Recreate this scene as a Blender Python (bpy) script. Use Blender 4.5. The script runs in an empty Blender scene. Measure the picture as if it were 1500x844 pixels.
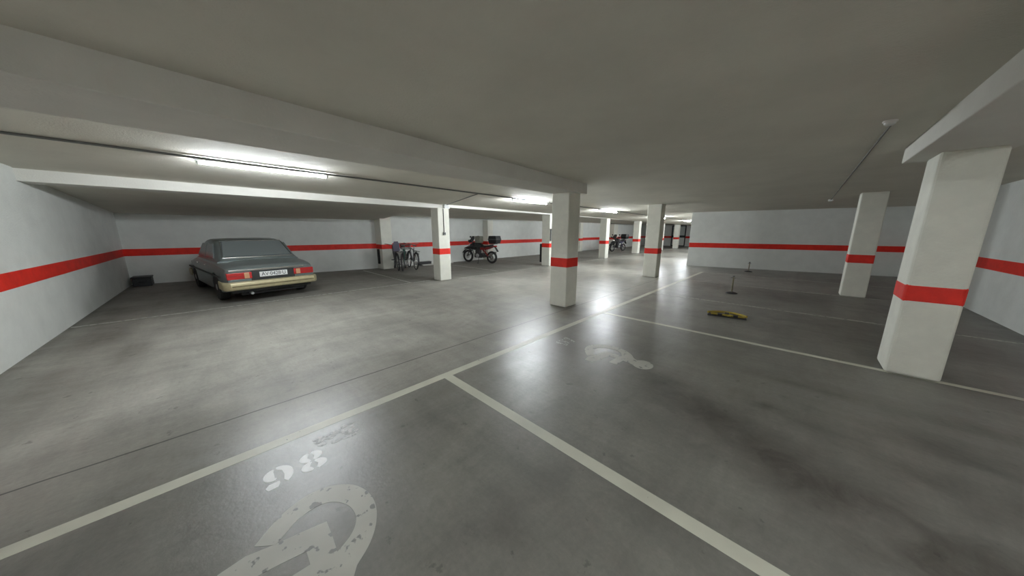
import bpy, bmesh, math, random
from mathutils import Vector, Matrix
random.seed(7)
PI = math.pi
S = bpy.context.scene
COL = S.collection
R = math.radians

# ------------------------------------------------------------------ mesh helpers
class MB:
    def __init__(s): s.bm = bmesh.new()
    def quad_box(s, x0, x1, y0, y1, z0, z1, M=None):
        vs = [s.bm.verts.new((x, y, z)) for x in (x0, x1) for y in (y0, y1) for z in (z0, z1)]
        for f in ((0,1,3,2),(4,6,7,5),(0,4,5,1),(2,3,7,6),(0,2,6,4),(1,5,7,3)):
            s.bm.faces.new([vs[i] for i in f])
        if M is not None:
            for v in vs: v.co = M @ v.co
        return s
    def bar(s, a, b, w, h, up=(0,0,1)):
        a, b = Vector(a), Vector(b); d = (b-a).normalized(); up = Vector(up)
        if abs(d.dot(up)) > .98: up = Vector((1,0,0))
        r = d.cross(up).normalized(); u = r.cross(d)
        vs = []
        for p in (a, b):
            for i, j in ((-1,-1),(1,-1),(1,1),(-1,1)):
                vs.append(s.bm.verts.new(p + r*i*w/2 + u*j*h/2))
        s.bm.faces.new(vs[3::-1]); s.bm.faces.new(vs[4:])
        for i in range(4): s.bm.faces.new((vs[i], vs[(i+1)%4], vs[4+(i+1)%4], vs[4+i]))
        return s
    def tube(s, pts, r, n=10, closed=False, cap=True):
        pts = [Vector(p) for p in pts]; N = len(pts)
        rs = r if isinstance(r, (list, tuple)) else [r]*N
        rings = []; prev = None
        for i, p in enumerate(pts):
            if closed: d = (pts[(i+1) % N]-pts[i-1]).normalized()
            else: d = (pts[min(i+1, N-1)]-pts[max(i-1, 0)]).normalized()
            if prev is None:
                a = Vector((0,0,1)) if abs(d.z) < .9 else Vector((1,0,0))
                u = d.cross(a).normalized()
            else:
                u = (prev - d*prev.dot(d)).normalized()
            prev = u; v = d.cross(u)
            rings.append([s.bm.verts.new(p + (u*math.cos(2*PI*k/n)+v*math.sin(2*PI*k/n))*rs[i]) for k in range(n)])
        M = N if closed else N-1
        for i in range(M):
            A, B = rings[i], rings[(i+1) % N]
            for k in range(n): s.bm.faces.new((A[k], A[(k+1)%n], B[(k+1)%n], B[k]))
        if cap and not closed:
            s.bm.faces.new(rings[0][::-1]); s.bm.faces.new(rings[-1])
        return s
    def lathe(s, prof, c=(0,0,0), axis='z', n=24):
        c = Vector(c); rings = []
        for r, h in prof:
            ring = []
            for k in range(n):
                a = 2*PI*k/n; x, y = r*math.cos(a), r*math.sin(a)
                p = {'z': (x, y, h), 'y': (x, h, y), 'x': (h, x, y)}[axis]
                ring.append(s.bm.verts.new(c + Vector(p)))
            rings.append(ring)
        for A, B in zip(rings, rings[1:]):
            for k in range(n): s.bm.faces.new((A[k], A[(k+1)%n], B[(k+1)%n], B[k]))
        if prof[0][0] > 1e-6: s.bm.faces.new(rings[0][::-1])
        if prof[-1][0] > 1e-6: s.bm.faces.new(rings[-1])
        return s
    def torus(s, c, Rr, r, axis='y', n=32, m=10):
        c = Vector(c); rings = []
        for i in range(n):
            a = 2*PI*i/n; ring = []
            for j in range(m):
                b = 2*PI*j/m; q = Rr + r*math.cos(b); h = r*math.sin(b)
                x, y = q*math.cos(a), q*math.sin(a)
                p = {'z': (x, y, h), 'y': (x, h, y), 'x': (h, x, y)}[axis]
                ring.append(s.bm.verts.new(c + Vector(p)))
            rings.append(ring)
        for i in range(n):
            A, B = rings[i], rings[(i+1)%n]
            for j in range(m): s.bm.faces.new((A[j], A[(j+1)%m], B[(j+1)%m], B[j]))
        return s
    def prism(s, pts, z0, z1, M=None):
        A = [s.bm.verts.new((x, y, z0)) for x, y in pts]; B = [s.bm.verts.new((x, y, z1)) for x, y in pts]
        s.bm.faces.new(A[::-1]); s.bm.faces.new(B)
        n = len(pts)
        for i in range(n): s.bm.faces.new((A[i], A[(i+1)%n], B[(i+1)%n], B[i]))
        if M is not None:
            for v in A+B: v.co = M @ v.co
        return s
    def loft(s, rings, cap=True, closed=True):
        V = [[s.bm.verts.new(p) for p in r] for r in rings]
        n = len(V[0])
        for A, B in zip(V, V[1:]):
            for k in range(n if closed else n-1): s.bm.faces.new((A[k], A[(k+1)%n], B[(k+1)%n], B[k]))
        if cap: s.bm.faces.new(V[0][::-1]); s.bm.faces.new(V[-1])
        return s
    def build(s, name, mat, parent=None, smooth=None, bevel=0, seg=2, M=None, subsurf=0):
        bm = s.bm
        if M is not None: bmesh.ops.transform(bm, matrix=M, verts=bm.verts)
        bmesh.ops.recalc_face_normals(bm, faces=bm.faces)
        me = bpy.data.meshes.new(name)
        bm.to_mesh(me); bm.free()
        o = bpy.data.objects.new(name, me); COL.objects.link(o)
        me.materials.append(mat)
        if parent is not None: o.parent = parent
        if bevel:
            b = o.modifiers.new('bevel', 'BEVEL'); b.width = bevel; b.segments = seg; b.limit_method = 'ANGLE'; b.angle_limit = R(40)
        if subsurf:
            b = o.modifiers.new('sub', 'SUBSURF'); b.levels = subsurf; b.render_levels = subsurf
        if smooth is not None:
            me.polygons.foreach_set('use_smooth', [True]*len(me.polygons))
            try: me.set_sharp_from_angle(angle=R(smooth))
            except Exception: pass
        return o

def tag(o, label=None, cat=None, group=None, kind=None):
    if label: o['label'] = label
    if cat: o['category'] = cat
    if group: o['group'] = group
    if kind: o['kind'] = kind
    return o
def empty(name, loc=(0,0,0), rz=0, label=None, cat=None, group=None):
    o = bpy.data.objects.new(name, None); COL.objects.link(o)
    o.location = loc; o.rotation_euler = (0, 0, rz); o.empty_display_size = .2
    return tag(o, label, cat, group)
def copy_tree(o, parent=None):
    c = o.copy(); COL.objects.link(c)
    if parent is not None: c.parent = parent
    for ch in list(o.children):
        copy_tree(ch, c)
    return c

# ------------------------------------------------------------------ materials
def mat(name, col, rough=.6, metal=0, noise=0, nscale=8, bump=0, bscale=60, spec=.5, emit=None, estr=0, coat=0, trans=0, dust=0, ior=None):
    m = bpy.data.materials.new(name); m.use_nodes = True
    nt = m.node_tree; N = nt.nodes; L = nt.links; b = N['Principled BSDF']
    b.inputs['Base Color'].default_value = (*col, 1); b.inputs['Roughness'].default_value = rough
    b.inputs['Metallic'].default_value = metal; b.inputs['Specular IOR Level'].default_value = spec
    b.inputs['Coat Weight'].default_value = coat; b.inputs['Transmission Weight'].default_value = trans
    if ior: b.inputs['IOR'].default_value = ior
    tc = N.new('ShaderNodeTexCoord')
    if noise or dust:
        n = N.new('ShaderNodeTexNoise'); n.inputs['Scale'].default_value = nscale; n.inputs['Detail'].default_value = 6
        n.inputs['Roughness'].default_value = .6
        L.new(tc.outputs['Object'], n.inputs['Vector'])
        r = N.new('ShaderNodeValToRGB'); r.color_ramp.elements[0].position = .3; r.color_ramp.elements[1].position = .7
        k = noise
        r.color_ramp.elements[0].color = (*[c*(1-k) for c in col], 1)
        r.color_ramp.elements[1].color = (*[min(1, c*(1+k)) for c in col], 1)
        L.new(n.outputs['Fac'], r.inputs['Fac']); L.new(r.outputs['Color'], b.inputs['Base Color'])
        if dust:
            ge = N.new('ShaderNodeNewGeometry'); sx = N.new('ShaderNodeSeparateXYZ'); L.new(ge.outputs['Normal'], sx.inputs[0])
            mr = N.new('ShaderNodeMapRange'); mr.inputs['From Min'].default_value = -.1; mr.inputs['From Max'].default_value = 1
            mr.inputs['To Min'].default_value = dust*.35; mr.inputs['To Max'].default_value = dust
            L.new(sx.outputs['Z'], mr.inputs['Value'])
            mx = N.new('ShaderNodeMix'); mx.data_type = 'RGBA'; mx.inputs[7].default_value = (.33, .35, .33, 1)
            L.new(mr.outputs[0], mx.inputs[0]); L.new(r.outputs['Color'], mx.inputs[6]); L.new(mx.outputs[2], b.inputs['Base Color'])
    if bump:
        n2 = N.new('ShaderNodeTexNoise'); n2.inputs['Scale'].default_value = bscale; n2.inputs['Detail'].default_value = 4
        L.new(tc.outputs['Object'], n2.inputs['Vector'])
        bp = N.new('ShaderNodeBump'); bp.inputs['Strength'].default_value = bump; bp.inputs['Distance'].default_value = .01
        L.new(n2.outputs['Fac'], bp.inputs['Height']); L.new(bp.outputs['Normal'], b.inputs['Normal'])
    if emit:
        b.inputs['Emission Color'].default_value = (*emit, 1); b.inputs['Emission Strength'].default_value = estr
    return m

M_wall = mat('wall_paint', (.70, .715, .68), .75, noise=.05, nscale=3, bump=.35, bscale=45, spec=.25)
M_ceil = mat('ceiling_plaster', (.66, .64, .56), .85, noise=.06, nscale=1.3, bump=.3, bscale=60, spec=.2)
M_beam = mat('beam_plaster', (.68, .67, .62), .8, noise=.05, nscale=2, bump=.3, bscale=50, spec=.2)
M_col = mat('column_paint', (.74, .735, .65), .7, noise=.06, nscale=4, bump=.35, bscale=40, spec=.3)
M_red = mat('red_paint', (.72, .028, .016), .55, noise=.12, nscale=6, bump=.2, bscale=40, spec=.35)
M_white_pl = mat('white_plastic', (.75, .76, .74), .45)
M_line = None
M_tube = mat('fluorescent_tube', (1, 1, 1), .4, emit=(.86, .94, 1.0), estr=240)
M_dark = mat('dark_metal', (.035, .035, .037), .5, noise=.2)
M_black = mat('black_plastic', (.012, .013, .014), .45)
M_rubber = mat('rubber', (.018, .018, .018), .8, noise=.3, nscale=20)
M_grey = mat('grey_plastic', (.16, .165, .16), .5)
M_chrome = mat('chrome', (.62, .62, .6), .25, metal=1)
M_alu = mat('dull_alloy', (.42, .43, .43), .4, metal=.8, noise=.15)

def build_floor_material():
    m = bpy.data.materials.new('polished_concrete'); m.use_nodes = True
    nt = m.node_tree; N = nt.nodes; L = nt.links; b = N['Principled BSDF']
    tc = N.new('ShaderNodeTexCoord')
    def noise(sc, det, rough=.6, vec=None, dist=0):
        n = N.new('ShaderNodeTexNoise'); n.inputs['Scale'].default_value = sc; n.inputs['Detail'].default_value = det
        n.inputs['Roughness'].default_value = rough; n.inputs['Distortion'].default_value = dist
        L.new(vec or tc.outputs['Object'], n.inputs['Vector']); return n.outputs['Fac']
    def ramp(fac, p0, p1, c0, c1):
        r = N.new('ShaderNodeMapRange'); L.new(fac, r.inputs['Value'])
        r.inputs['From Min'].default_value = p0; r.inputs['From Max'].default_value = p1
        r.inputs['To Min'].default_value = c0; r.inputs['To Max'].default_value = c1; return r.outputs[0]
    def mul(a, c):
        n = N.new('ShaderNodeMath'); n.operation = 'MULTIPLY'
        for i, v in enumerate((a, c)):
            if isinstance(v, (int, float)): n.inputs[i].default_value = v
            else: L.new(v, n.inputs[i])
        return n.outputs[0]
    mp = N.new('ShaderNodeMapping'); mp.inputs['Scale'].default_value = (1, .35, 1); L.new(tc.outputs['Object'], mp.inputs['Vector'])
    mp2 = N.new('ShaderNodeMapping'); mp2.inputs['Scale'].default_value = (.4, 2.2, 1); L.new(tc.outputs['Object'], mp2.inputs['Vector'])
    big = ramp(noise(.55, 5, .6, dist=.6), .3, .7, .78, 1.18)
    streak = mul(ramp(noise(2.6, 8, .72, mp.outputs[0], .5), .3, .7, .78, 1.15), ramp(noise(1.6, 7, .7, mp2.outputs[0], .3), .35, .7, .84, 1.08))
    fine = ramp(noise(30, 6, .75), .3, .7, .88, 1.11)
    spots = ramp(noise(4.2, 6, .7, dist=.4), .58, .78, 1.0, .72)
    pits = ramp(noise(8, 5, .62), .655, .70, 1.0, .62)
    v = mul(mul(mul(big, streak), mul(fine, spots)), pits)
    at = N.new('ShaderNodeAttribute'); at.attribute_name = 'stain'
    st = mul(at.outputs['Fac'], ramp(noise(3.2, 6, .7, dist=1.0), .30, .66, .50, 1.05))
    at2 = N.new('ShaderNodeAttribute'); at2.attribute_name = 'tone'
    v = mul(v, at2.outputs['Fac'])
    mx = N.new('ShaderNodeMix'); mx.data_type = 'RGBA'
    mx.inputs[6].default_value = (.37, .358, .315, 1); mx.inputs[7].default_value = (.050, .036, .026, 1)
    L.new(st, mx.inputs[0])
    # reddish tint patches
    vm = N.new('ShaderNodeVectorMath'); vm.operation = 'SCALE'; L.new(mx.outputs[2], vm.inputs[0]); L.new(v, vm.inputs['Scale'])
    # sawn joint along the aisle at x = -3.32
    sx = N.new('ShaderNodeSeparateXYZ'); L.new(tc.outputs['Object'], sx.inputs[0])
    wob = ramp(noise(1.2, 3), .2, .8, -.012, .012)
    ad = N.new('ShaderNodeMath'); ad.operation = 'ADD'; L.new(sx.outputs['X'], ad.inputs[0]); L.new(wob, ad.inputs[1])
    ad2 = N.new('ShaderNodeMath'); ad2.operation = 'ADD'; L.new(ad.outputs[0], ad2.inputs[0]); ad2.inputs[1].default_value = 3.32
    ab = N.new('ShaderNodeMath'); ab.operation = 'ABSOLUTE'; L.new(ad2.outputs[0], ab.inputs[0])
    jn = ramp(ab.outputs[0], .005, .012, .16, 1.0)
    vm2 = N.new('ShaderNodeVectorMath'); vm2.operation = 'SCALE'; L.new(vm.outputs[0], vm2.inputs[0]); L.new(jn, vm2.inputs['Scale'])
    L.new(vm2.outputs[0], b.inputs['Base Color'])
    rg = ramp(noise(2.2, 7, .7, dist=.3), .3, .7, .285, .40)
    at3 = N.new('ShaderNodeAttribute'); at3.attribute_name = 'matt'
    aa = N.new('ShaderNodeMath'); aa.operation = 'ADD'; L.new(rg, aa.inputs[0]); L.new(at3.outputs['Fac'], aa.inputs[1])
    L.new(aa.outputs[0], b.inputs['Roughness'])
    b.inputs['Specular IOR Level'].default_value = .62
    bp = N.new('ShaderNodeBump'); bp.inputs['Strength'].default_value = .16; bp.inputs['Distance'].default_value = .01
    L.new(noise(30, 6, .7), bp.inputs['Height']); L.new(bp.outputs['Normal'], b.inputs['Normal'])
    return m

def worn_paint(name, col, thr, under=(.2, .2, .185), sc=16):
    m = bpy.data.materials.new(name); m.use_nodes = True
    nt = m.node_tree; N = nt.nodes; L = nt.links; b = N['Principled BSDF']
    tc = N.new('ShaderNodeTexCoord'); n = N.new('ShaderNodeTexNoise'); n.inputs['Scale'].default_value = sc; n.inputs['Detail'].default_value = 5
    L.new(tc.outputs['Object'], n.inputs['Vector'])
    r = N.new('ShaderNodeMapRange'); L.new(n.outputs['Fac'], r.inputs['Value'])
    r.inputs['From Min'].default_value = thr; r.inputs['From Max'].default_value = thr+.03
    mx = N.new('ShaderNodeMix'); mx.data_type = 'RGBA'; mx.inputs[6].default_value = (*col, 1); mx.inputs[7].default_value = (*under, 1)
    L.new(r.outputs[0], mx.inputs[0]); 
    n2 = N.new('ShaderNodeTexNoise'); n2.inputs['Scale'].default_value = 2.5; n2.inputs['Detail'].default_value = 5
    L.new(tc.outputs['Object'], n2.inputs['Vector'])
    r2 = N.new('ShaderNodeMapRange'); L.new(n2.outputs['Fac'], r2.inputs['Value']); r2.inputs['From Min'].default_value = .3; r2.inputs['From Max'].default_value = .7
    r2.inputs['To Min'].default_value = .85; r2.inputs['To Max'].default_value = 1.1
    vm = N.new('ShaderNodeVectorMath'); vm.operation = 'SCALE'; L.new(mx.outputs[2], vm.inputs[0]); L.new(r2.outputs[0], vm.inputs['Scale'])
    L.new(vm.outputs[0], b.inputs['Base Color']); b.inputs['Roughness'].default_value = .42
    return m
M_line = worn_paint('line_paint', (.56, .555, .46), .70)
M_line_far = worn_paint('worn_line_paint', (.42, .42, .37), .52)
M_sym = worn_paint('symbol_paint', (.46, .455, .40), .60)
M_num = worn_paint('number_paint', (.95, .95, .94), .80)
M_num_w = worn_paint('worn_number_paint', (.48, .47, .45), .50, sc=30)
M_floor = build_floor_material()

# ------------------------------------------------------------------ the room
def zc(x, y):       # slab underside
    z = 2.62-.009*(y+1.9)
    z -= .10*min(1, max(0, (-3.7-x)/4.6))
    return z

def build_floor():
    x0, x1, y0, y1 = -14.8, 3.0, -2.1, 39.0
    xs = []; x = x0
    while x < x1: xs.append(x); x += .12
    xs.append(x1)
    ys = []; y = y0
    while y < y1: ys.append(y); y += .12 if y < 9 else .4
    ys.append(y1)
    bm = bmesh.new(); V = [[bm.verts.new((a, b, 0)) for b in ys] for a in xs]
    for i in range(len(xs)-1):
        for j in range(len(ys)-1): bm.faces.new((V[i][j], V[i+1][j], V[i+1][j+1], V[i][j+1]))
    vs = [v.co.copy() for v in bm.verts]
    bot = [bm.verts.new(p) for p in ((x0,y0,-.2),(x1,y0,-.2),(x1,y1,-.2),(x0,y1,-.2))]
    bm.faces.new(bot[::-1])
    me = bpy.data.meshes.new('floor'); bm.to_mesh(me); bm.free()
    o = bpy.data.objects.new('floor', me); COL.objects.link(o); me.materials.append(M_floor)
    st = me.attributes.new('stain', 'FLOAT', 'POINT'); tn = me.attributes.new('tone', 'FLOAT', 'POINT'); mt = me.attributes.new('matt', 'FLOAT', 'POINT')
    blobs = [(-.85,3.22,.26,.22,.85), (-.6,3.0,.34,.26,.8), (-.3,2.85,.42,.32,.8), (.05,2.7,.46,.34,.85), (.4,2.5,.55,.38,.9), (.8,2.3,.65,.42,.9), (1.3,2.0,.9,.6,.9), (1.9,1.9,.9,.8,.85), (1.1,1.9,.6,.5,.8),
             (-.02,3.42,.14,.10,.8), (-.25,3.5,.12,.09,.5), (.45,3.3,.35,.16,.6), (.95,3.6,.6,.22,.65), (.85,3.1,.5,.25,.7), (1.5,3.0,.8,.4,.85), (1.3,4.2,.9,.16,.5),
             (.2,4.15,.5,.08,.45), (.0,1.9,.10,.05,.9), (.2,2.2,.16,.04,.7), (-1.05,3.02,.10,.05,.7), (-1.0,2.6,.16,.10,.35), (1.9,2.4,.8,.7,.9),
             (-9.2,-1.6,1.4,.28,.55), (-7.6,-1.4,1.2,.35,.6), (-6.3,-1.0,.5,.18,.75), (-5.5,-1.5,.8,.4,.45), (-12,-.2,1.5,1.4,.5), (-12,1.0,2.0,1.3,.55), (-12.6,4,1.5,2.5,.45), (-12,9,1.6,3,.45),
             (-10.5,7.5,1.5,2,.35), (-3.6,5.3,.42,.40,.8), (-3.75,10.9,.45,.4,.7), (1.1,11.1,.5,.5,.6), (1.1,5.5,.5,.4,.5), (-8.5,5.3,.4,.4,.5), (-8.5,11.1,.4,.4,.5),
             (-2.05,1.15,.22,.05,.25), (-.9,.9,.12,.08,.35), (.6,14,3,1.6,.4), (.8,9.8,2,1.0,.35), (1.6,7,1.3,1,.45)]
    S1 = []; T1 = []; M1 = []
    for v in me.vertices:
        x, y, z = v.co
        s = 0
        for bx, by, rx, ry, k in blobs:
            d = ((x-bx)/rx)**2+((y-by)/ry)**2
            if d < 6: s = max(s, k*math.exp(-d*1.1))
        # wall foot grime
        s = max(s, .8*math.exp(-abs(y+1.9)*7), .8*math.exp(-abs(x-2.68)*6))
        S1.append(s)
        t = 1.0
        if x > -2.66 : t = .55                # bays of the right side: darker floor tone
        elif x < -8.5: t = .66                # bays along the far left side
        else: t = .82
        # soft transition
        if -2.9 < x < -2.5: t = .82+(.55-.82)*(x+2.9)/.4
        T1.append(t)
        m = 0
        if -8.4 < x < -3.5 and y < 6: m = .22*min(1, (6-y)/2)*min(1, (-3.5-x)/.6)
        if x < -8.4: m = .3
        if x > 0: m = .06
        M1.append(m)
    st.data.foreach_set('value', S1); tn.data.foreach_set('value', T1); mt.data.foreach_set('value', M1)
    tag(o, kind='structure')
build_floor()

def wall(name, a, b, z1, thick, side, stripe=True, z1b=None, band=None):
    # a, b: inner floor corners; side: unit normal pointing into the room
    a = Vector((*a, 0)); b = Vector((*b, 0)); n = Vector((*side, 0)).normalized(); z1b = z1b or z1
    m = MB(); q = []
    for p, z in ((a, z1), (b, z1b)):
        q.append([m.bm.verts.new(c) for c in (p, p-n*thick, p-n*thick+Vector((0,0,z)), p+Vector((0,0,z)))])
    A, B = q
    m.bm.faces.new(A[::-1]); m.bm.faces.new(B)
    for i in range(4): m.bm.faces.new((A[i], A[(i+1)%4], B[(i+1)%4], B[i]))
    o = m.build(name, M_wall); tag(o, kind='structure')
    if stripe:
        m = MB(); lo, hi = band or (.87, 1.08)
        d = (b-a).normalized()
        m.bar(a+n*.0015+Vector((0,0,(lo+hi)/2)), b+n*.0015+Vector((0,0,(lo+hi)/2)), .003, hi-lo)
        s = m.build('red_stripe', M_red, o)
    return o
H0 = 2.9
wall('wall_left', (-14.6, -1.9), (3.0, -1.9), H0, .2, (0, 1))
wall('wall_back', (-14.32, -1.9), (-13.15, 5.2), H0, .2, (1, -.16))
wall('wall_back_long', (-13.05, 5.2), (-12.95, 39), H0, .2, (1, 0))
wall('wall_far', (-3.75, 15.72), (2.8, 17.05), H0, .25, (.19, -1))
wall('wall_passage_unseen', (-3.85, 38.6), (-3.80, 15.9), H0, .2, (-1, 0))  # out of view, put in only to contain the light
wall('wall_right', (2.68, -2.0), (2.68, 17.1), H0, .2, (-1, 0))
wall('wall_end', (-13.2, 36.0), (-3.7, 36.0), H0, .2, (0, -1))

def build_ceiling():
    # slab with the level of each bay; behind the second beam it falls towards the wall
    xs = [3.0, -3.7, -6, -8.3, -8.9, -14.8]; ys = [-2.1, 0, 3, 5.15, 5.35, 9, 12, 16, 22, 30, 39]
    def z(i, y):
        x = xs[i]
        if x <= -14: return 2.06-.022*y if y < 5.2 else 2.20+.004*(y-5.3)
        if x <= -8.8: return 2.42 if y < 40 else 2.4
        return zc(x, y)
    bm = bmesh.new()
    A = [[bm.verts.new((x, y, z(i, y))) for y in ys] for i, x in enumerate(xs)]
    B = [[bm.verts.new((x, y, 3.0)) for y in ys] for x in xs]
    I, J = len(xs), len(ys)
    for i in range(I-1):
        for j in range(J-1):
            bm.faces.new((A[i][j], A[i+1][j], A[i+1][j+1], A[i][j+1])); bm.faces.new((B[i][j], B[i][j+1], B[i+1][j+1], B[i+1][j]))
    for i in range(I-1):
        for j in (0, J-1): bm.faces.new((A[i][j], A[i+1][j], B[i+1][j], B[i][j]))
    for j in range(J-1):
        for i in (0, I-1): bm.faces.new((A[i][j], A[i][j+1], B[i][j+1], B[i][j]))
    bmesh.ops.recalc_face_normals(bm, faces=bm.faces)
    me = bpy.data.meshes.new('ceiling'); bm.to_mesh(me); bm.free()
    o = bpy.data.objects.new('ceiling', me); COL.objects.link(o); me.materials.append(M_ceil); tag(o, kind='structure')
build_ceiling()

def beam(x0, x1, y0, y1, z0, label, name='ceiling_beam', z0b=None, x1a=None):
    m = MB(); z0b = z0b or z0
    zt = 2.75
    xa = x1 if x1a is None else x1a
    vs = [m.bm.verts.new(p) for p in ((x0,y0,z0),(xa,y0,z0),(x1,y1,z0b),(x0,y1,z0b),(x0,y0,zt),(xa,y0,zt),(x1,y1,zt),(x0,y1,zt))]
    for f in ((0,1,2,3),(7,6,5,4),(0,4,5,1),(1,5,6,2),(2,6,7,3),(3,7,4,0)): m.bm.faces.new([vs[i] for i in f])
    o = m.build(name, M_beam, bevel=.008); tag(o, label, 'beam')
    return o
beam(-3.80, -3.30, -2.0, 5.58, 2.39, 'plastered ceiling beam with dark side, running from upper left corner to the nearest central column', z0b=2.36, x1a=-2.90)
beam(-8.78, -8.36, -2.0, 5.6, 2.33, 'pale ceiling beam behind the long light, reaching the column with the switch', z0b=2.32)
beam(-8.78, -8.36, 5.6, 36.0, 2.36, 'pale ceiling beam over the row of distant columns, beyond the column with the switch', z0b=2.30)
beam(.72, 1.34, -2.0, 5.82, 2.40, 'plastered ceiling beam at upper right resting on the big right column', z0b=2.38)

def column(x0, x1, y0, y1, top, label, group=None, band=(.85, 1.06), bev=.02, name='column'):
    cx_, cy_ = (x0+x1)/2, (y0+y1)/2
    e = empty(name, (cx_, cy_, 0), 0, label, 'column', group)
    hx, hy = (x1-x0)/2, (y1-y0)/2
    MB().quad_box(-hx, hx, -hy, hy, 0, top).build('shaft', M_col, e, bevel=bev, seg=3)
    t = .0025
    MB().quad_box(-hx-t, hx+t, -hy-t, hy+t, *band).build('red_band', M_red, e, bevel=bev, seg=3)
    return e
c1 = column(-3.82, -3.40, 5.08, 5.50, 2.40, 'nearest central square column with red band, standing by the aisle line')
c12 = column(.88, 1.27, 5.25, 5.72, 2.39, 'large white column with red band at the right, nearest the camera', bev=.035, band=(.83, 1.05))
c2 = column(-8.72, -8.30, 5.10, 5.52, 2.33, 'white column carrying a junction box and light switch, between bicycles and motorcycle')
c11 = column(.88, 1.30, 10.98, 11.40, 2.52, 'white column before the far right wall, behind the large right column', band=(.83, 1.05))
c8 = column(-3.95, -3.50, 10.75, 11.15, 2.52, 'column right of the nearest central column, with its dark side to the right', band=(.82, 1.03))
c5 = column(-8.78, -8.32, 10.95, 11.37, 2.35, 'column half hidden behind the nearest central column, with black corner guard')
c6 = column(-8.72, -8.30, 16.4, 16.82, 2.34, 'column just right of the nearest central column, left of the second motorcycle')
c7 = column(-8.92, -8.50, 21.8, 22.2, 2.33, 'column just right of the far second motorcycle')
c26 = column(-8.80, -8.38, 26.6, 27.0, 2.32, 'distant column mostly hidden behind the dark-sided column')
c9 = column(-8.80, -8.38, 31.0, 31.42, 2.31, 'farthest column, in front of the glazed end doors')
# pilasters against the back wall
p3 = column(-13.22, -12.6, 4.98, 5.44, 2.3, 'wall column beside the bicycles with black guard on its left', name='wall_column')
p4 = column(-13.1, -12.62, 10.9, 11.3, 2.22, 'wall column behind the top box of the near motorcycle', name='wall_column')
p5 = column(-13.1, -12.62, 20.6, 21.0, 2.24, 'distant wall column seen just right of the nearest central column', name='wall_column')
p6 = column(-13.1, -12.5, 26.2, 27.0, 2.26, 'distant wall column directly behind the second motorcycle', name='wall_column')

def pad(col_, x, y, z0, z1, w, d):
    c = col_.location
    MB().quad_box(x-c.x-w/2, x-c.x+w/2, y-c.y-d/2, y-c.y+d/2, z0, z1).build('corner_guard', M_rubber, col_, bevel=.01)['label'] = 'black rubber corner guard'
pad(c5, -8.82, 10.98, .15, 1.02, .10, .12)
pad(p3, -12.93, 4.95, .22, .85, .12, .08)
e = empty('wall_cabinet', (-8.31, 11.12, 1.17), 0, 'dark grey box mounted high on the half hidden column behind the nearest central column', 'box')
MB().quad_box(0, .07, -.17, .17, 0, .55).build('casing', M_grey, e, bevel=.01)
MB().quad_box(.07, .078, -.14, .14, .03, .52).build('door', mat('cab_door', (.10,.10,.10), .4), e, bevel=.004)

# ------------------------------------------------------------------ painted markings
def line(x0, x1, y0, y1, label, m=None):
    o = MB().quad_box(x0, x1, y0, y1, 0, .0012).build('painted_line', m or M_line); tag(o, label, 'floor marking'); return o
line(-2.72, -2.62, -1.88, 13.6, 'long pale painted line dividing the aisle from the right bays')
line(-2.62, 2.66, 1.60, 1.70, 'thick pale bay line running to the bottom edge, in the foreground')
line(-2.62, 2.66, 5.26, 5.34, 'pale bay line ending at the foot of the large right column')
line(-2.62, 2.66, 7.98, 8.06, 'thin pale bay line beyond the yellow folded barrier', M_line_far)
line(-2.62, 2.66, 10.9, 10.97, 'thin worn bay line at the foot of the column before the far wall', M_line_far)
line(-2.62, 2.60, 13.5, 13.57, 'thin worn bay line nearest the far right wall', M_line_far)
o = line(-8.66, -8.58, -1.88, 4.9, 'thin pale line behind the parked car, along the left bays', M_line_far)
o = line(-8.20, -8.13, 5.6, 16.0, 'thin worn line along the bays beyond the column with the switch', M_line_far)
line(-12.8, -8.66, 4.2, 4.27, 'short faint bay line on the floor before the bicycles', M_line_far)
line(-12.8, -8.7, 8.0, 8.07, 'short faint bay line on the floor before the motorcycle', M_line_far)

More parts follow.
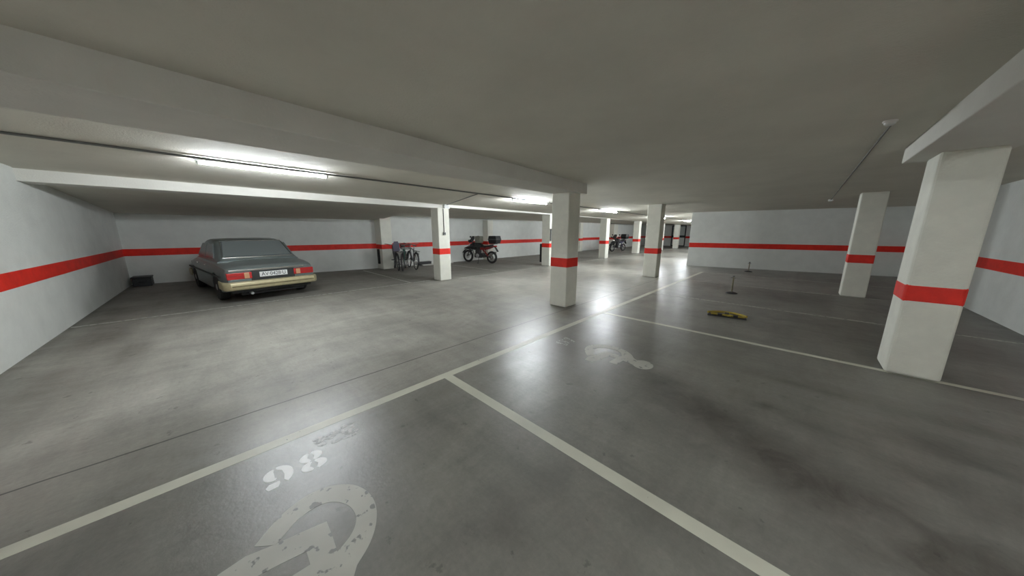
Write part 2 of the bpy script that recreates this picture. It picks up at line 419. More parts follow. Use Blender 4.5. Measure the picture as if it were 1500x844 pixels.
def poly_flat(name, polys, mat_, label, cat, parent=None, h=.004):
    m = MB()
    for P in polys:
        m.prism(P, 0, h)
    o = m.build(name, mat_, parent)
    if label: tag(o, label, cat)
    return o
def ring_strip(outer, inner):
    # quads between two polylines of equal length
    return [[outer[i], outer[i+1], inner[i+1], inner[i]] for i in range(len(outer)-1)]
def smooth_pl(P, n=5):
    out = []
    for i in range(len(P)-1):
        p0 = P[max(0, i-1)]; p1 = P[i]; p2 = P[i+1]; p3 = P[min(len(P)-1, i+2)]
        for k in range(n):
            t = k/n
            out.append(tuple(.5*((2*p1[j])+(-p0[j]+p2[j])*t+(2*p0[j]-5*p1[j]+4*p2[j]-p3[j])*t*t+(-p0[j]+3*p1[j]-3*p2[j]+p3[j])*t**3) for j in (0, 1)))
    out.append(P[-1]); return out
def wheelchair_symbol(dy, label):
    outer = [(-1.805,-.065),(-1.885,.02),(-1.94,.105),(-1.965,.2),(-1.95,.29),(-1.905,.365),(-1.83,.43),(-1.72,.468),(-1.60,.468),(-1.49,.43),(-1.40,.365),(-1.335,.28)]
    inner = [(-1.735,.015),(-1.78,.07),(-1.82,.13),(-1.835,.2),(-1.825,.26),(-1.785,.31),(-1.72,.348),(-1.66,.362),(-1.60,.36),(-1.545,.335),(-1.505,.295),(-1.47,.23)]
    polys = ring_strip(smooth_pl(outer), smooth_pl(inner))
    polys += [[(-1.47,.23),(-1.335,.28),(-1.27,.235),(-1.27,.085),(-1.40,.11),(-1.50,.12),(-1.50,.20)],       # torso
              [(-1.76,-.20),(-1.775,-.10),(-1.745,0.0),(-1.72,.12),(-1.69,.235),(-1.58,.235),(-1.585,.12),(-1.61,.0),(-1.625,-.09),(-1.67,-.19)],   # leg
              [(-1.69,.235),(-1.58,.235),(-1.47,.23),(-1.50,.12),(-1.585,.12)],
              [(-1.50,.12),(-1.40,.11),(-1.41,-.05),(-1.51,-.06)]]                                   # arm
    head = [(-1.18+.115*math.cos(a), .17+.13*math.sin(a)) for a in [2*PI*k/24 for k in range(24)]]
    polys.append(head)
    polys.append([(-1.28,.235),(-1.20,.28),(-1.20,.06),(-1.28,.085)])
    P = []
    for i, q in enumerate(polys): P.append([(x, y) for x, y in q])
    m = MB()
    for i, q in enumerate(P): m.prism(q, 0, .0012+.00004*(i % 7))
    o = m.build('wheelchair_symbol', M_sym); o.location = (0, dy, 0)
    tag(o, label, 'floor marking')
wheelchair_symbol(0, 'large painted wheelchair symbol at the bottom of the picture, below the number 98')
wheelchair_symbol(3.31, 'painted wheelchair symbol in the second bay, beyond the thick bay line')

# stencilled digits: glyph frame u (right) and v (up), laid with u -> +y, v -> -x
def arc(cx_, cy_, rx, ry, a0, a1, n=12):
    return [(cx_+rx*math.cos(R(a0+(a1-a0)*k/n)), cy_+ry*math.sin(R(a0+(a1-a0)*k/n))) for k in range(n+1)]
def glyph(ch):
    W, H_ = .14, .20
    if ch == '9':
        return [arc(.060,.135,.062,.062,95,265)+[(.064,.090),(.056,.10),(.056,.17),(.064,.19)],
                [(.072,.203)]+arc(.078,.105,.078,.100,88,-62)+[(.098,.045),(.106,.10),(.100,.15),(.072,.178)],
                [(.012,.0),(.0,.03),(.02,.055),(.072,.055),(.078,.035),(.062,.0)]]
    if ch == '8':
        return [arc(.062,.150,.060,.052,95,265)+[(.064,.112),(.050,.15),(.064,.19)], arc(.082,.152,.060,.052,85,-85)+[(.080,.115),(.092,.15),(.080,.19)],
                arc(.060,.048,.064,.052,95,265)+[(.064,.012),(.046,.05),(.064,.085)], arc(.084,.048,.064,.052,85,-85)+[(.080,.012),(.096,.05),(.080,.085)]]
    if ch == '7':
        return [[(0,.20),(.13,.20),(.13,.165),(0,.165)], [(.13,.165),(.095,.165),(.04,0),(.08,0)]]
def number(txt, x_top, y_left, step, mat_, name, label):
    m = MB()
    for i, ch in enumerate(txt):
        for poly in glyph(ch):
            pts = [(x_top + (.20-v), y_left + i*step + u) for u, v in poly]
            m.prism(pts, 0, .0012)
    tag(m.build(name, mat_), label, 'floor marking')
number('98', -2.37, .02, .195, M_num, 'bay_number', 'white stencilled bay number 98 painted above the foreground wheelchair symbol')
mm = MB()
for k in range(26):
    a, b_ = random.uniform(-2.52, -2.36), random.uniform(.36, .62); r_ = random.uniform(.008, .030)
    mm.prism([(a+r_*random.uniform(.6, 1.2)*math.cos(t*PI/4), b_+r_*1.6*random.uniform(.6, 1.2)*math.sin(t*PI/4)) for t in range(8)], 0, .0009+.00002*k)
tag(mm.build('paint_patch', M_num_w), 'worn white paint patch right of the number 98, touching the aisle line', 'floor marking')
number('97', -2.39, 3.32, .16, M_num_w, 'bay_number', 'worn stencilled bay number beside the second wheelchair symbol')

# ------------------------------------------------------------------ lights and ceiling services
def tube_mat(k):
    return mat('fluorescent_tube', (1, 1, 1), .4, emit=(.90, .955, 1.0), estr=k)
def tube_light(y, x=-5.86, L_=1.5, k=300, rot=0):
    zt = zc(x, y+L_/2)
    e = empty('ceiling_light', (x, y+L_/2, zt), rot, None, 'ceiling light', 'fluorescent lights along the aisle')
    MB().quad_box(-.03, .03, -L_/2-.03, L_/2+.03, -.028, -.0).build('housing', M_white_pl, e, bevel=.004)
    for s in (-1, 1):
        MB().quad_box(-.018, .018, s*(L_/2)-.014, s*(L_/2)+.014, -.070, -.028).build('lamp_holder', M_white_pl, e, bevel=.003)
    MB().tube([(0, -L_/2+.012, -.052), (0, L_/2-.012, -.052)], .014, 12).build('tube', tube_mat(k), e, smooth=60)
    return e
for y, k_, lab in ((0.0, 410, 'long lit fluorescent tube on the ceiling above the parked car, nearest the camera'),
               (6.0, 560, 'lit fluorescent tube on the ceiling just left of the nearest central column'),
               (10.9, 640, 'lit fluorescent tube on the ceiling just right of the nearest central column'),
               (17.2, 700, 'distant lit fluorescent tube, above the column right of the second motorcycle'),
               (22.6, 500, 'distant lit fluorescent tube, fourth beyond the one over the car'),
               (28.0, 400, 'farthest lit fluorescent tube, above the farthest column')):
    tube_light(y, k=k_)['label'] = lab
for x, y, k_, rot, lab in ((2.0, 1.3, 125, 0, 'unseen fluorescent tube added as fill light behind the upper right beam, near the large column'),
                      (2.0, -1.5, 170, 0, 'unseen fluorescent tube added as fill light behind the upper right beam, near the left wall')):
    tube_light(y, x=x, k=k_, rot=rot)['label'] = lab  # added fixtures outside the view, brightening the right-hand bays

def conduit(pts, r, label, m=M_dark, name='conduit'):
    o = MB().tube(pts, r, 8).build(name, m, smooth=50); tag(o, label, 'conduit'); return o
ys = [-1.88, 2, 5.6, 9, 13, 18, 24, 30, 35.9]
conduit([(-5.74, y, zc(-5.74, y)-.018) for y in ys], .014, 'dark cable conduit running along the ceiling beside the fluorescent tubes', M_grey)
conduit([(-5.80, 4.7, zc(-5.8, 4.7)-.018), (-8.0, 5.35, zc(-8, 5.35)-.018), (-8.26, 5.42, zc(-8.26, 5.42)-.018)], .012, 'thin ceiling conduit branching to the junction box', M_grey)
e = empty('junction_box', (-8.355, 5.44, 2.32), 0, 'square white junction box at the top of the column with the switch', 'junction box')
MB().quad_box(0, .07, -.09, .09, 0, .19).build('casing', M_white_pl, e, bevel=.008)
MB().quad_box(.07, .076, -.075, .075, .015, .175).build('cover', mat('cover_pl', (.55,.56,.54), .5), e, bevel=.003)
conduit([(-8.29, 5.30, 1.57), (-8.29, 5.30, 2.31)], .012, 'dark vertical conduit running down the column to the light switch')
e = empty('light_switch', (-8.30, 5.30, 1.48), 0, 'dark surface mounted light switch on the column below the junction box', 'switch')
MB().quad_box(0, .045, -.045, .045, 0, .09).build('casing', M_grey, e, bevel=.006)
MB().quad_box(.045, .052, -.025, .025, .02, .07).build('rocker', M_dark, e, bevel=.003)
# smoke detector + conduit on the front slab
zd = zc(.42, 4.45)
e = empty('smoke_detector', (.42, 4.35, zd), 0, 'small round smoke detector on the ceiling left of the upper right beam', 'smoke detector')
MB().lathe([(.045, 0), (.045, -.012), (.042, -.016)], n=24).build('base', M_white_pl, e, smooth=40)
MB().lathe([(.036, -.016), (.034, -.030), (.022, -.040), (.0001, -.042)], n=24).build('sensor_head', M_white_pl, e, smooth=40)
conduit([(.44, y, zc(.44, y)-.012) for y in (4.45, 8, 12.4)], .009, 'thin painted conduit on the ceiling running from smoke detector towards the far wall', mat('old_conduit', (.17, .17, .15), .8))
e = empty('ceiling_box', (.44, 12.5, zc(.4, 12.5)), 0, 'tiny pale box on the ceiling where the thin conduit ends before the far wall', 'junction box')
MB().quad_box(-.05, .05, -.05, .05, -.04, 0).build('casing', M_white_pl, e, bevel=.006)
MB().quad_box(-.04, .04, -.04, .04, -.045, -.04).build('cover', M_white_pl, e)

# ------------------------------------------------------------------ end doors (far background)
M_frame = mat('dark_frame', (.03, .035, .035), .5)
M_doorwhite = mat('door_white', (.72, .74, .70), .55)
M_doorred = mat('door_maroon', (.16, .05, .06), .55)
M_glass_d = mat('frosted_glass', (.55, .60, .58), .25, spec=.6)
def end_door(name, xa, xb, white=True):
    e = empty(name, ((xa+xb)/2, 35.98, 0)); tag(e, kind='structure')
    w = (xb-xa)/2
    f = MB()
    f.quad_box(-w, w, -.06, 0, 2.14, 2.24); f.quad_box(-w, -w+.1, -.06, 0, 0, 2.14); f.quad_box(w-.1, w, -.06, 0, 0, 2.14)
    f.quad_box(-w, w, -.06, 0, .93, 1.16); f.quad_box(-w, w, -.06, 0, 0, .10)
    f.build('frame', M_frame, e)
    n = 2
    for i in range(n):
        a = -w+.1+(2*w-.2)*i/n; b = -w+.1+(2*w-.2)*(i+1)/n
        MB().quad_box(a+.02, b-.02, -.04, 0, 1.16, 2.14).build('upper_pane', M_glass_d if white else mat('pane_dark', (.10, .09, .10), .4), e)
        MB().quad_box(a+.02, b-.02, -.045, 0, .10, .93).build('lower_panel', M_doorwhite if white else M_doorred, e)
    return e
end_door('door_1', -10.4, -9.0, True)
end_door('door_2', -8.3, -7.0, False)
d = end_door('door_3', -12.7, -11.2, True)

# ------------------------------------------------------------------ small floor things
def barrier_post(x, y, h, label):
    e = empty('barrier_post', (x, y, 0), 0, label, 'post')
    MB().lathe([(.13, 0), (.13, .012), (.09, .03), (.03, .045)], n=24).build('base_plate', M_dark, e, smooth=40)
    MB().tube([(0, 0, .03), (0, 0, h)], .017, 12).build('pole', mat('post_paint', (.22, .20, .13), .5, noise=.3), e, smooth=50)
    MB().lathe([(.0001, h+.02), (.022, h+.015), (.026, h), (.022, h-.02)], n=16).build('cap', M_grey, e, smooth=50)
    MB().tube([(-.05, 0, h-.04), (.05, 0, h-.04)], .010, 8).build('crossbar', M_grey, e)
barrier_post(-1.13, 9.4, .45, 'short metal post on a round base standing in the middle bay on the right')
barrier_post(-1.36, 15.0, .38, 'short metal post standing just in front of the far right wall')
M_yel = mat('yellow_paint', (.30, .225, .03), .6, noise=.15)
e = empty('parking_barrier', (-.83, 6.70, 0), R(8), 'yellow folded-down parking barrier lying flat on the floor', 'parking barrier')
MB().quad_box(-.30, .30, -.10, .10, 0, .015).build('base_plate', M_dark, e, bevel=.004)
pts = [(-.30, -.02, .045)]+[(-.30+.001+.6*k/12, -.02+.16*math.sin(PI*k/12), .05) for k in range(1, 12)]+[(.30, -.02, .045)]
MB().tube(pts, .022, 10).build('hoop', M_yel, e, smooth=50)
MB().bar((-.25, -.06, .04), (.27, -.06, .04), .05, .03).build('folding_arm', M_yel, e, bevel=.01)
for x in (-.14, .10):
    MB().bar((x, -.06, .04), (x+.07, -.06, .04), .053, .033).build('black_stripe', M_black, e)
MB().quad_box(-.035, .035, -.04, .04, .015, .075).build('lock_housing', M_dark, e, bevel=.006)

e = empty('storage_box', (-13.93, -1.62, 0), R(0), 'small black plastic box on the floor in the corner left of the car', 'box')
m = MB().prism([(-.22,-.18),(.22,-.18),(.22,.18),(-.22,.18)], 0, .24)
m.build('casing', M_black, e, bevel=.015)
MB().quad_box(-.235, .235, -.195, .195, .24, .285).build('lid', M_black, e, bevel=.012)
MB().tube([(.238, -.07, .15), (.275, -.07, .15), (.275, .07, .15), (.238, .07, .15)], .01, 8).build('handle', M_dark, e)
for z in (.06, .12, .18):
    MB().quad_box(-.226, .226, -.186, .186, z-.008, z+.008).build('rib', M_black, e)
e = empty('low_box', (-12.85, 7.05, 0), 0, 'low dark box on the floor right of the bicycles', 'box')
MB().quad_box(-.12, .12, -.30, .30, 0, .15).build('casing', M_dark, e, bevel=.01)
MB().quad_box(-.125, .125, -.31, .31, .15, .17).build('lid', M_black, e, bevel=.006)
o = MB().bar((-12.62, 6.8, .03), (-12.62, 8.5, .03), .12, .05).build('plank', mat('pale_wood', (.5, .5, .46), .6, noise=.1), bevel=.005)
tag(o, 'pale plank lying on the floor at the wall right of the bicycles', 'plank')

# ------------------------------------------------------------------ the car
M_body = mat('dusty_paint', (.11, .145, .15), .33, metal=.35, noise=.12, nscale=5, dust=.5, coat=.3)
M_carglass = mat('dusty_glass', (.06, .085, .10), .22, dust=.5, noise=.05, nscale=4, spec=.6)
M_bump = mat('dusty_bumper', (.52, .46, .28), .40, metal=.25, noise=.12, nscale=12)
M_tail = mat('red_lens', (.42, .02, .02), .25, spec=.7)
M_amber = mat('amber_lens', (.55, .30, .17), .25, spec=.7)
M_pale = mat('reverse_lens', (.50, .38, .28), .25, spec=.7)
M_plate = mat('plate_white', (.78, .79, .78), .4)
M_plate_t = mat('plate_ink', (.02, .02, .03), .5)
M_trim = mat('trim_black', (.02, .022, .022), .5)
M_under = mat('underbody', (.012, .012, .012), .9)
def build_car():
    Lc, W = 4.72, 1.76
    # local frame: x forward (0 = rear bumper face), y left, z up
    th = R(188.3)
    e = empty('parked_car', (-8.87, .92, 0), th, 'dusty dark grey saloon car with pale bumper, parked at the back left', 'car')
    wr = .315; xr, xf = .92, 3.68
    def arch(x):
        z = .24 if .35 < x < 4.35 else .30
        for c in (xr, xf):
            d = abs(x-c)
            if d < .375: z = max(z, math.sqrt(.375**2-d*d)+.27)
        return z
    def lerp(t, T):
        for (a, va), (b, vb) in zip(T, T[1:]):
            if t <= b: 
                k = (t-a)/(b-a) if b > a else 0
                return va+(vb-va)*k
        return T[-1][1]
    top = [(0, .79), (.06, .835), (.25, .87), (1.0, .93), (1.3, .95), (3.3, .945), (4.3, .82), (4.55, .76), (4.62, .70)]
    shoulder = [(0, .75), (.06, .785), (.25, .82), (1.0, .875), (3.3, .885), (4.3, .76), (4.62, .66)]
    half = [(0, .81), (.10, .845), (.4, .868), (1.0, .88), (3.4, .88), (4.2, .855), (4.5, .82), (4.62, .76)]
    xs = sorted(set([0, .03, .06, .12, .25, .4, .5] + [xr+.375*math.cos(PI*k/14) for k in range(15)] + [1.4, 1.7, 2.1, 2.5, 2.9, 3.2] + [xf+.375*math.cos(PI*k/14) for k in range(15)] + [4.15, 4.3, 4.45, 4.55, 4.62]))
    rings = []
    for x in xs:
        t, s, h, b = lerp(x, top), lerp(x, shoulder), lerp(x, half), arch(x)
        if x < .1: b = .38
        mid = max(b+.02, .58)
        half_ring = [(0, b), (h-.06, b), (h-.012, b+.01), (h, min(mid, s-.08)), (h-.004, s-.10), (h-.03, s-.02), (h-.09, s+.018), (h*.55, t-.005), (0, t)]
        ring = [(x, y, z) for y, z in half_ring] + [(x, -y, z) for y, z in half_ring[-2:0:-1]]
        rings.append(ring)
    MB().loft(rings).build('body', M_body, e, smooth=35)
    # cabin (roof and pillars)
    def cab(x, zb, zt, hb, ht):
        r = .07
        P = [(hb, zb), (ht+.015, zt-.10), (ht-.02, zt-.04), (ht-.10, zt-.008), (ht*.5, zt+.004), (0, zt+.008)]
        return [(x, y, z) for y, z in P]+[(x, -y, z) for y, z in P[-2::-1]]
    # rear window foot x=.95, roof rear x=1.60, roof front x=2.75, windscreen foot x=3.45
    Zr = 1.40
    secs = [(.84, .90, .925, .80, .77), (1.12, .92, 1.12, .80, .70), (1.38, .94, 1.33, .80, .685), (1.52, .93, 1.385, .80, .675), (1.75, .92, 1.41, .80, .67), (2.2, .90, 1.425, .80, .67),
            (2.62, .90, 1.41, .80, .67), (2.80, .90, 1.37, .80, .68), (3.1, .90, 1.17, .80, .70), (3.40, .90, .94, .80, .76)]
    def cs(x, zb, zt, hb, ht):
        k = min(1, max(.15, (zt-zb)/.45))
        P = [(hb, zb-.05), (hb-.005, zb+.0), (ht+.03*k, zt-.11*k), (ht-.02, zt-.045*k), (ht-.09, zt-.012*k), (ht*.5, zt), (0, zt+.004)]
        return [(x, y, z) for y, z in P]+[(x, -y, z) for y, z in P[-2::-1]]
    MB().loft([cs(*s) for s in secs]).build('cabin', M_body, e, smooth=35)
    # glass set just proud of the cabin
    def panel(pts, name, m=M_carglass, off=.006, t=.012):
        pts = [Vector(p) for p in pts]; n = (pts[1]-pts[0]).cross(pts[2]-pts[0]).normalized()
        mb = MB(); A = [mb.bm.verts.new(p+n*off) for p in pts]; B = [mb.bm.verts.new(p-n*t) for p in pts]
        mb.bm.faces.new(A); mb.bm.faces.new(B[::-1]); N_ = len(pts)
        for i in range(N_): mb.bm.faces.new((A[i], B[i], B[(i+1)%N_], A[(i+1)%N_]))
        return mb.build(name, m, e)
    rw = panel([(.925, .66, .99), (1.42, .575, 1.345), (1.42, -.575, 1.345), (.925, -.66, .99)], 'rear_window', off=.012, t=.02)
    MB().tube([(.90, .69, .975), (1.43, .60, 1.362), (1.43, -.60, 1.362), (.90, -.69, .975)], .013, 8, closed=True).build('window_seal', M_chrome, rw)
    panel([(3.35, -.66, .99), (2.84, -.57, 1.36), (2.84, .57, 1.36), (3.35, .66, .99)], 'windscreen', off=.012, t=.02)
    for s in (-1, 1):
        def sp(x, z):      # point on the cabin side
            k = (z-.92)/.40
            return (x, s*(.803-(.803-.703)*k), z)
        a = [sp(1.17, .97), sp(2.12, .97), sp(2.12, 1.30), sp(1.52, 1.30)]
        b = [sp(2.18, .97), sp(3.12, .97), sp(2.80, 1.27), sp(2.70, 1.30), sp(2.18, 1.30)]
        for q in (a, b): panel(q if s < 0 else q[::-1], 'side_window', off=.014)
        MB().bar((.30, s*.884, .60), (4.35, s*.884, .60), .02, .035).build('side_strip', M_trim, e)
        for x in (1.75, 2.72):
            MB().quad_box(x-.08, x+.08, s*.888-.012, s*.888+.012, .78, .81).build('door_handle', M_chrome, e, bevel=.004)
        MB().quad_box(4.50, 4.655, s*.80-s*.36, s*.80, .58, .72).build('headlight', mat('headlight_glass', (.5, .52, .5), .2), e, bevel=.01)
        for x in (xr, xf):
            y0 = s*.78
            w = MB().lathe([(.20, -.09), (.29, -.09), (wr-.008, -.075), (wr, -.05), (wr, .05), (wr-.008, .075), (.29, .09), (.20, .09)], c=(x, y0, wr), axis='y', n=40).build('wheel', M_rubber, e, smooth=40)
            MB().lathe([(.20, s*.06), (.19, s*.085), (.12, s*.075), (.05, s*.098), (.0001, s*.10)], c=(x, y0, wr), axis='y', n=28).build('hubcap', M_alu, w, smooth=40)
        # tail lamps : red | amber | red
        yo = s*.825
        tl = MB().quad_box(-.022, .10, min(s*.40, yo), max(s*.40, yo), .555, .70).build('tail_light', M_tail, e, bevel=.012)
        MB().quad_box(-.030, .0, min(s*.445, s*.535), max(s*.445, s*.535), .565, .69).build('indicator_lens', M_amber, tl, bevel=.006)
        MB().quad_box(-.026, .0, min(s*.40, s*.80), max(s*.40, s*.80), .624, .630).build('lens_rib', M_trim, tl)
    # rear panel between the lamps
    MB().quad_box(-.008, .06, -.42, .42, .50, .72).build('rear_panel', M_trim, e, bevel=.01)
    MB().quad_box(-.014, .03, -.62, .78, .725, .765).build('boot_trim', M_chrome, e, bevel=.005)
    MB().quad_box(-.004, .02, -.80, .80, .48, .555).build('tail_skirt', M_body, e, bevel=.01)
    # number plate
    pl_ = MB().quad_box(-.026, -.008, -.265, .265, .570, .685).build('licence_plate', M_plate, e, bevel=.004)
    cu = bpy.data.curves.new('plate_text', 'FONT'); cu.body = 'AV·0428·U'; cu.size = .115; cu.align_x = 'CENTER'; cu.align_y = 'CENTER'; cu.extrude = .002; cu.space_character = 1.0
    to = bpy.data.objects.new('plate_text', cu); COL.objects.link(to)
    bpy.context.view_layer.update(); dg = bpy.context.evaluated_depsgraph_get()
    me = bpy.data.meshes.new_from_object(to.evaluated_get(dg)); bpy.data.objects.remove(to)
    me.transform(Matrix.Scale(.90, 4, (1, 0, 0)))
    me.transform(Matrix(((0,0,-1,-.029),(-1,0,0,0),(0,1,0,.6275),(0,0,0,1))))
    me.materials.clear(); me.materials.append(M_plate_t)
    tx = bpy.data.objects.new('plate_characters', me); COL.objects.link(tx); tx.parent = pl_
    # bumpers: deep wrap-round bar
    def bumper(x_face, dirx, name):
        prof = [(0, .31), (-.10, .32), (-.135, .36), (-.14, .44), (-.12, .485), (-.05, .50), (0, .50)]
        rr = []
        path = [(.55, .878), (.22, .885), (.06, .86), (.0, .79)] + [(0, .4), (0, 0), (0, -.4)] + [(.0, -.79), (.06, -.86), (.22, -.885), (.55, -.878)]
        N_ = len(path)
        for i, (px, py) in enumerate(path):
            a = Vector(path[max(0, i-1)]); b = Vector(path[min(N_-1, i+1)]); d = (b-a).normalized(); n = Vector((d.y, -d.x))
            # outward normal: away from car centre
            if n.dot(Vector((px-2.3, py))) < 0: n = -n
            k = 1 if 1 < i < N_-2 else .35
            rr.append([(x_face + dirx*(px - 0) + dirx*(n.x*(-q)*k*.8), py+n.y*(-q)*k*.25, z) for q, z in prof])
        o = MB().loft(rr).build(name, M_bump, e, smooth=50)
        return o
    rb = bumper(0.0, 1, 'rear_bumper')
    MB().bar((-.117, -.78, .41), (-.117, .78, .41), .012, .03).build('bumper_strip', mat('bumper_grime', (.20, .17, .09), .6, noise=.3), rb)
    bumper(4.62, -1, 'front_bumper')
    MB().quad_box(.08, 4.5, -.60, .60, .18, .42).build('underbody', M_under, e)
    MB().quad_box(.04, .30, -.76, .76, .24, .36).build('rear_valance', M_trim, e, bevel=.02)
    MB().tube([(-.06, .45, .22), (.5, .45, .23)], .03, 12).build('exhaust_pipe', M_alu, e, smooth=50)
    MB().quad_box(4.56, 4.64, -.42, .42, .58, .73).build('grille', M_trim, e, bevel=.01)
build_car()

# ------------------------------------------------------------------ motorcycles
def motorcycle(loc, rz, accent, label, bag=True):
    # local x forward, z up, rear axle x = -.75, front axle x = .75
    e = empty('motorcycle', (*loc, 0), rz, label, 'motorcycle')
    M_acc = mat('bike_paint', accent, .35, coat=.3)
    for x, r in ((.76, .325), (-.74, .31)):
        w = MB().torus((x, 0, r), r-.055, .055, 'y', 36, 12).build('wheel', M_rubber, e, smooth=60)
        MB().torus((x, 0, r), r-.10, .016, 'y', 32, 8).lathe([(.045, -.07), (.045, .07)], c=(x, 0, r), axis='y', n=16).build('rim', M_alu, w, smooth=50)
        sp = MB()
        for k in range(16):
            a = 2*PI*k/16; sp.tube([(x+.04*math.cos(a+.3), (-1)**k*.05, r+.04*math.sin(a+.3)), (x+(r-.10)*math.cos(a), 0, r+(r-.10)*math.sin(a))], .004, 5)
        sp.build('spokes', M_alu, w)
        MB().lathe([(.13, .06), (.13, .066), (.06, .066), (.06, .06)], c=(x, 0, r), axis='y', n=28).build('brake_disc', M_chrome, w)
    f = MB()
    for s in (-1, 1): f.tube([(.76, s*.10, .325), (.60, s*.10, .62), (.42, s*.09, .98)], [.028, .028, .024], 10)
    f.bar((.60, 0, .70), (.60, 0, .74), .26, .06); f.build('fork', M_dark, e, smooth=50)
    mud = MB(); ring = []
    for k in range(9):
        a = R(25+k*14); ring.append([(.76+.37*math.cos(a), y, .325+.37*math.sin(a)+(.012 if abs(y) < .05 else 0)) for y in (-.07, -.03, .03, .07)])
    mud.loft(ring, cap=False, closed=False); o = mud.build('front_mudguard', M_black, e, smooth=60)
    so = o.modifiers.new('thick', 'SOLIDIFY'); so.thickness = .008
    # beak + fairing
    MB().loft([[(1.02, 0, .70), (1.02, .01, .72), (1.02, 0, .74), (1.02, -.01, .72)], [(.72, 0, .70), (.72, .09, .78), (.72, 0, .86), (.72, -.09, .78)],
               [(.42, 0, .66), (.42, .17, .84), (.42, 0, 1.06), (.42, -.17, .84)], [(.20, 0, .62), (.20, .16, .82), (.20, 0, 1.02), (.20, -.16, .82)]]).build('fairing', M_black, e, smooth=50, bevel=.01)
    MB().loft([[(.58, -.14, 1.02), (.58, .14, 1.02), (.56, .14, 1.03), (.56, -.14, 1.03)], [(.46, -.16, 1.22), (.46, .16, 1.22), (.445, .16, 1.22), (.445, -.16, 1.22)],
               [(.40, -.10, 1.36), (.40, .10, 1.36), (.39, .10, 1.36), (.39, -.10, 1.36)]]).build('windscreen', mat('screen', (.06, .065, .065), .2), e, smooth=60)
    MB().lathe([(.0001, .09), (.06, .075), (.085, .02), (.08, -.04)], c=(.62, 0, .88), axis='x', n=20).build('headlight', M_chrome, e, smooth=50)
    # tank, seat, engine, frame
    MB().loft([[(.30, .05, .98), (.30, -.05, .98), (.30, -.06, .84), (.30, .06, .84)], [(.18, .14, 1.04), (.18, -.14, 1.04), (.18, -.18, .78), (.18, .18, .78)],
               [(-.05, .14, 1.00), (-.05, -.14, 1.00), (-.05, -.17, .74), (-.05, .17, .74)], [(-.20, .09, .90), (-.20, -.09, .90), (-.20, -.11, .76), (-.20, .11, .76)]]).build('fuel_tank', M_black, e, smooth=60, bevel=.03, seg=3)
    MB().loft([[(-.12, .10, .90), (-.12, -.10, .90), (-.12, -.12, .80), (-.12, .12, .80)], [(-.40, .15, .87), (-.40, -.15, .87), (-.40, -.15, .77), (-.40, .15, .77)],
               [(-.78, .13, .95), (-.78, -.13, .95), (-.78, -.12, .86), (-.78, .12, .86)]]).build('seat', M_rubber, e, smooth=60, bevel=.02)
    MB().loft([[(-.10, .14, .79), (-.10, -.14, .79), (-.10, -.12, .66), (-.10, .12, .66)], [(-.55, .15, .82), (-.55, -.15, .82), (-.55, -.13, .70), (-.55, .13, .70)],
               [(-.92, .06, .90), (-.92, -.06, .90), (-.92, -.05, .84), (-.92, .05, .84)]]).build('side_panel', M_acc, e, smooth=50, bevel=.015)
    en = MB().quad_box(-.22, .22, -.15, .15, .28, .50).quad_box(-.02, .20, -.11, .11, .50, .74)
    for k in range(5): en.quad_box(-.04, .22, -.13, .13, .53+k*.04, .545+k*.04)
    en.build('engine', M_dark, e, bevel=.02)
    for s in (-1, 1):
        MB().lathe([(.0001, s*.19), (.08, s*.185), (.10, s*.16), (.10, s*.13)], c=(.05, 0, .38), axis='y', n=24).build('engine_cover', M_alu, e, smooth=50)
    fr = MB()
    for s in (-1, 1):
        fr.tube([(.40, s*.06, .96), (.34, s*.13, .60), (.22, s*.14, .28), (-.20, s*.14, .28), (-.30, s*.12, .62), (-.12, s*.10, .80), (.38, s*.06, .94)], .017, 8)
        fr.tube([(-.22, s*.12, .40), (-.74, s*.11, .31)], .025, 8)
        fr.tube([(-.24, s*.11, .66), (-.86, s*.10, .86)], .014, 8)
    fr.build('frame', M_dark, e, smooth=50)
    MB().tube([(-.26, .10, .70), (-.58, .10, .38)], .035, 10).build('shock_absorber', M_acc, e)
    MB().tube([(.20, -.16, .50), (.24, -.17, .30), (-.10, -.17, .27), (-.40, -.18, .36), (-.85, -.20, .55)], [.022, .022, .025, .05, .05], 12).build('exhaust', M_chrome, e, smooth=50)
    hb = MB().tube([(.22, .40, 1.12), (.32, .28, 1.13), (.38, .10, 1.08), (.38, -.10, 1.08), (.32, -.28, 1.13), (.22, -.40, 1.12)], .013, 8).build('handlebar', M_dark, e)
    for s in (-1, 1):
        MB().tube([(.22, s*.40, 1.12), (.28, s*.30, 1.13)], .02, 8).build('grip', M_rubber, hb)
        MB().tube([(.30, s*.28, 1.14), (.33, s*.30, 1.30)], .006, 6).quad_box(.325, .34, s*.32-.06, s*.32+.06, 1.28, 1.37).build('mirror', M_black, hb)
        MB().loft([[(.40, s*.26, 1.08), (.40, s*.42, 1.06), (.40, s*.42, 1.18), (.40, s*.26, 1.18)], [(.42, s*.28, 1.08), (.42, s*.41, 1.07), (.42, s*.41, 1.17), (.42, s*.28, 1.17)]]).build('hand_guard', M_black, hb)
    # top box + rack
    MB().bar((-.55, -.12, .96), (-1.0, -.12, .98), .02, .02).bar((-.55, .12, .96), (-1.0, .12, .98), .02, .02).bar((-.95, -.12, .98), (-.95, .12, .98), .02, .02).build('luggage_rack', M_dark, e)
    dx = Matrix.Translation((-.13, 0, 0))
